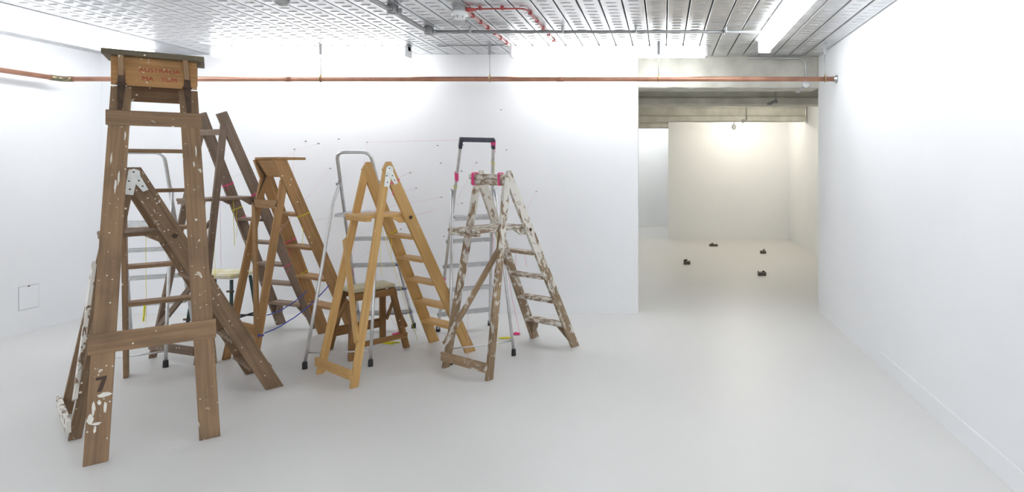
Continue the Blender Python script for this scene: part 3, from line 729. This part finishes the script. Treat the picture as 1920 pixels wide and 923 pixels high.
ties(al2, [(FA2.stile(-1, .61), sd(FA2), .0165, .0165, .010, 'pink', .1), (FA2.stile(-1, .159), sd(FA2), .0165, .0165, .012, 'blue', 0)])

# ------------------------------------------------------------------ stools
t = thing('step_stool', 'wooden step stool with cream worn top and crossed end braces', 'stool', (-2.31, 4.555, 0), R(50))
zt = .485; tx, ty = .165, .105; fx, fy = .205, .205
legp = lambda sx, sy, z: Vector((sx * (fx + (tx - .02 - fx) * z / zt), sy * (fy + (ty - .03 - fy) * z / zt), z))
for sx in (-1, 1):
    for sy in (-1, 1): board('leg', legp(sx, sy, 0), legp(sx, sy, zt - .02), UX, .044, .03, M['w_stool'], t, .003, True)
board('seat', (-tx, 0, zt), (tx, 0, zt), VY, 2 * ty, .028, M['w_stooltop'], t, .005)
for sy in (-1, 1):
    a = legp(-1, sy, zt - .045); b = legp(1, sy, zt - .045)
    board('apron', (a.x, a.y - sy * .0 + sy * .024, zt - .048), (b.x, b.y + sy * .024, zt - .048), (0, 0, 1), .05, .016, M['w_stool'], t)
    zr = .10 if sy < 0 else .135
    a = legp(-1, sy, zr); b = legp(1, sy, zr)
    board('low_rail', (a.x - .02, a.y + sy * .024, zr), (b.x + .02, b.y + sy * .024, zr), (0, 0, 1), .04 if sy < 0 else .075, .016, M['w_stool'], t)
for k, sx in enumerate((1, -1)):
    a = legp(sx, -1, .42); b = legp(sx, 1, .17)
    board('cross_brace', a + Vector((sx * .03, .01, 0)), b + Vector((sx * .03, -.01, 0)), (0, 0, 1), .034, .014, M['w_stool'], t)
    if sx > 0:
        a = legp(sx, 1, .42); b = legp(sx, -1, .15)
        board('cross_brace', a + Vector((sx * .045, -.01, 0)), b + Vector((sx * .045, .01, 0)), (0, 0, 1), .026, .012, M['w_stool'], t)
t = thing('stool', 'stool with dark green legs and cream painted top', 'stool', (-3.86, 5.10, 0), R(-4))
tx, ty, fx, fy, zt = .195, .13, .205, .15, .485
legp = lambda sx, sy, z: Vector((sx * (fx + (tx - .03 - fx) * z / zt), sy * (fy + (ty - .03 - fy) * z / zt), z))
for sx in (-1, 1):
    for sy in (-1, 1):
        tube('leg', [legp(sx, sy, .012), legp(sx, sy, zt - .03)], .0135, M['green'], t, 12)
        lathe('foot', [(.017, 0), (.018, .005), (.016, .03), (.0135, .034)], M['rubber'], t, (legp(sx, sy, 0).x, legp(sx, sy, 0).y, 0), 12)
board('seat', (-tx, 0, zt), (tx, 0, zt), VY, 2 * ty, .045, M['stool_top'], t, .014)
for z, a_, b_ in ((.09, (-1, -1), (1, -1)), (.09, (-1, 1), (1, 1)), (.12, (-1, -1), (-1, 1)), (.12, (1, -1), (1, 1))):
    tube('rung', [legp(*a_, z), legp(*b_, z)], .008, M['rubber'], t, 8)
for sx in (-1, 1):
    p = legp(sx, -1, .36 if sx > 0 else .12)
    tube('bolt', [p + Vector((-.03, -.012, 0)), p + Vector((.03, -.012, 0))], .009, M['iron'], t, 8)

# ------------------------------------------------------------------ strings and pins
def wpt(root, p):
    m = Matrix.Translation(root.location) @ root.rotation_euler.to_matrix().to_4x4(); return m @ Vector(p)
def wall_pt(px, py): return Vector(((px - 1243) * YB / 1090, YB, EYE - (py - 314) * YB / 1090))
def string(label, a, b, mat, r=.0011, sag=.0, wob=.0, n=14, name='thread', group='threads strung from ladder to wall'):
    a = Vector(a); b = Vector(b); pts = []
    for k in range(n + 1):
        q = k / n; p = lerp(a, b, q); p.z -= sag * 4 * q * (1 - q)
        if 0 < k < n: p += Vector((random.uniform(-wob, wob), random.uniform(-wob, wob), random.uniform(-wob, wob)))
        pts.append(p)
    o = tube(name, pts, r, M[mat], None, 5); tag(o, label, 'string', group); return o
plain = 'bare steel pin in the back wall with no thread on it'
pins = {(598, 269): 'the tall grey-brown ladder', (828, 370): 'the honey brown ladder', (770, 324): 'the upper pine stile', (781, 353): 'the far pine stile', (867, 381): 'the pine platform',
        (1006, 359): 'the white painted ladder', (894, 305): 'the black-handled ladder', (689, 267): 'the black handle and the hoop ladder', (620, 316): 'the honey brown leg', (553, 280): 'the low grey-brown stile', (752, 430): 'the hoop-topped ladder'}
for (px, py) in list(pins) + [(574, 265), (636, 261), (821, 273), (827, 306), (833, 443), (940, 206), (869, 272), (950, 281), (866, 321)]:
    o = lathe('wall_pin', [(.0055, 0), (.006, .002), (.0025, .004), (.0025, .012), (.006, .014), (.005, .017)], M['pin'], None, wall_pt(px, py), 8)
    o.rotation_euler = (R(90), 0, 0)
    tag(o, 'wall pin holding the thread to ' + pins[(px, py)] if (px, py) in pins else plain, 'pin', 'pins in the back wall')
wp = lambda x_, y_: wall_pt(x_, y_) + Vector((0, -.014, 0))
string('pale pink thread from a wall pin to the tall grey-brown ladder', wp(598, 269), wpt(bk, FB.stile(-1, 1.32)), 'pale_pink')
string('pale pink thread from a wall pin to the honey brown ladder', wp(828, 370), wpt(capd, FC.stile(1, 1.0)), 'pale_pink')
string('pale pink thread from a wall pin to the upper pine ladder stile', wp(770, 324), wpt(pine, FP.stile(1, 1.33)), 'pale_pink')
string('pale pink thread from a wall pin to the middle of the pine ladder', wp(781, 353), wpt(pine, FP.stile(-1, 1.2)), 'pale_pink')
string('pale pink thread from a wall pin low to the pine ladder platform', wp(867, 381), wpt(pine, FP.stile(1, 1.07)), 'pale_pink')
string('pale pink thread from a wall pin to the white painted ladder stile', wp(1006, 359), wpt(wht, FW.stile(1, 1.08)), 'pale_pink')
string('pale pink thread from a wall pin to the black-handled aluminium ladder', wp(894, 305), wpt(al3, FA3.stile(-1, 1.1)), 'pale_pink')
string('pink thread from the black ladder handle to a high wall pin', wp(689, 267), wpt(al3, FA3.stile(-1, 1.63)), 'pale_pink')
string('long pale pink thread sloping down behind the hoop handle', wp(689, 267), wpt(al2, FA2.stile(-1, .61)), 'pale_pink')
string('pink thread crossing between the honey brown ladder and the wall', wp(620, 316), wpt(capd, FC.leg(1, .9) + Vector((-.012, -.0136, 0))), 'pale_pink')
string('pink thread from the wall to the foot of the tall grey-brown ladder', wp(553, 280), wpt(bk, FB.stile(1, .6)), 'pale_pink')
string('pink thread from a low wall pin across to the aluminium ladder', wp(752, 430), wpt(al2, FA2.stile(-1, .62)), 'pale_pink')
hang = 'threads hanging from the ladders'
q = wpt(wht, (-.05, .0, .975))
for k, (dx, dy, mt, z1, lab) in enumerate(((.0, .1, 'pale_pink', .05, 'pink thread hanging beneath the white painted platform'), (.18, .22, 'yellow', .1, 'yellow thread hanging beneath the white painted platform'))):
    string(lab, q + Vector((dx, dy, 0)), q + Vector((dx + .01, dy, z1 - q.z)), mt, .0011, 0, .003, 14, group=hang)
q = wpt(wht, FW.stile(-1, .78)) + Vector((.1, -.06, .01))
string('pink thread dangling from a white painted tread', q, q + Vector((.0, 0, -.13)), 'pink', .0012, 0, .002, 8, group=hang)
string('pink loop dangling from the same white painted tread', q + Vector((.06, -.02, .02)), q + Vector((.09, -.02, -.13)), 'pink', .0011, 0, .003, 8, group=hang)
q = wpt(wht, FW.stile(-1, .93)) + Vector((.03, .0, 0))
string('pink thread trailing from the white ladder to the floor', q, (-1.22, 4.96, .01), 'pink', .0013, .08, .004, 16, group=hang)
q = wpt(bk, FB.stile(-1, 1.16))
for k, (dx, z1, mt, lab) in enumerate(((-.10, .45, 'yellow', 'long yellow thread hanging left of the grey-brown stile'), (-.05, .6, 'pale_pink', 'pale thread hanging beside the grey-brown stile'), (.06, .78, 'yellow', 'short yellow thread hanging over the grey-brown stile'))):
    string(lab, q + Vector((dx, -.08, 0)), (q.x + dx + .01, q.y - .08, z1), mt, .0012 if k != 2 else .002, 0, .003, 14, group=hang)
q = wpt(al2, (.1, FA2.stile(1, .85).y - .06, .85))
string('yellow thread hanging from the aluminium tread behind the pine ladder', q, q + Vector((.01, 0, -.30)), 'yellow', .0015, 0, .003, 12, group=hang)
string('pink thread hanging from the aluminium tread to the pink heap', q + Vector((-.1, 0, -.24)), (-2.25, 4.94, .012), 'pale_pink', .0012, 0, .004, 14, group=hang)
string('yellow thread running from the pine ladder past the stool', wpt(pine, FP.stile(-1, .95)) + Vector((-.05, -.03, 0)), (-2.0, 4.74, .006), 'yellow', .0015, .0, .003, 14, group=hang)
string('yellow thread hanging inside the hoop-topped ladder behind the tall one', (-3.93, 4.42, 1.0), (-3.93, 4.42, .22), 'yellow', .0014, 0, .002, 12, group=hang)
string('yellow thread knot hanging inside the hoop-topped ladder', (-3.93, 4.415, .42), (-3.945, 4.415, .25), 'yellow', .006, 0, .004, 8, group=hang)
string('upper blue string tied across to the far honey brown stile', wpt(capd, FC.leg(1, .36)) + Vector((.02, .0, .0)), wpt(capd, FC.stile(-1, .40)), 'blue', .0042, .03, .002, 16, name='cord', group='blue strings')
string('lower blue string sagging from a honey brown leg to the near stile', wpt(capd, FC.leg(1, .24)) + Vector((.03, -.01, 0)), wpt(capd, FC.stile(1, .50)) + Vector((0, -.06, 0)), 'blue', .0042, .05, .002, 18, name='cord', group='blue strings')
def heap(label, x_, y_, mat, rx, ry, n, h_=.02):
    pts = []
    for k in range(n):
        a = random.uniform(0, 6.28); q = math.sqrt(random.random())
        pts.append((rx * q * math.cos(a), ry * q * math.sin(a), .004 + random.random() * h_ * (1 - q)))
    fine = []
    for k in range(1, n - 1):
        m0 = (Vector(pts[k - 1]) + Vector(pts[k])) / 2; m1 = (Vector(pts[k]) + Vector(pts[k + 1])) / 2
        for s_ in range(4):
            q = s_ / 4; fine.append(m0 * (1 - q) ** 2 + Vector(pts[k]) * 2 * q * (1 - q) + m1 * q * q)
    o = tube('string_heap', fine, .0022, M[mat], None, 4); o.location = (x_, y_, 0); tag(o, label, 'string'); return o
heap('loose heap of pink string on the floor behind the step stool', -2.25, 4.93, 'pink', .06, .04, 130, .03)
heap('loose spread of yellow string on the floor under the step stool', -2.2, 4.68, 'yellow', .10, .05, 26, .01)
heap('pink string tangle on the floor between white and aluminium ladders', -1.25, 4.93, 'pink', .06, .035, 40, .03)
heap('yellow string tangle on the floor beside pink one', -1.30, 4.82, 'yellow', .09, .03, 26, .012)
heap('small pink string tangle on the floor behind the honey brown ladder', -3.53, 4.98, 'pink', .06, .04, 60, .02)

# ------------------------------------------------------------------ small cast objects on the far floor
def lump(t, loc, sc, rot):
    bm = bmesh.new(); bmesh.ops.create_icosphere(bm, subdivisions=2, radius=1)
    for v in bm.verts: v.co *= random.uniform(.82, 1.1)
    me = bpy.data.meshes.new('lump'); bm.to_mesh(me); bm.free()
    o = mesh_obj('lump', me, M['dark_lump'], t); o.location = loc; o.scale = sc; o.rotation_euler = rot; return o
for (x_, y_, wd, dp, ht, rz, lp, sc, rot, lab) in (
    (.351, 8.52, .098, .055, .048, 3, (-.018, 0, .06), (.032, .02, .015), (0, -.25, 0), 'small grey block with flat dark piece lying on one end'),
    (.911, 10.47, .155, .06, .038, -8, (-.02, 0, .046), (.024, .02, .014), (0, 0, 0), 'long low pale grey block with round dark lump'),
    (1.648, 9.57, .095, .055, .05, 4, (.012, 0, .062), (.02, .012, .011), (0, -.75, 0), 'small grey block with dark piece tilted upright on it'),
    (1.301, 7.64, .108, .06, .046, -3, (.02, .006, .052), (.018, .014, .012), (0, 0, 0), 'dark grey block with raised corner and small lump')):
    t = thing('cast_block', lab, 'block', (x_, y_, 0), R(rz), 'small blocks on the far room floor')
    box('block', -wd / 2, wd / 2, -dp / 2, dp / 2, 0, ht, M['grey_block'], t, .003)
    lump(t, lp, sc, rot)
    for k in range(3): box('groove_bar', -wd / 2 + .008, wd / 2 - .008, -dp / 2 - .002, -dp / 2 + .004, ht * (.2 + .27 * k), ht * (.2 + .27 * k) + .006, M['dark_lump'], t, .001)
    if 'corner' in lab: box('corner_post', -wd / 2, -wd / 2 + .012, -dp / 2, dp / 2, ht - .002, ht + .012, M['grey_block'], t, .002)
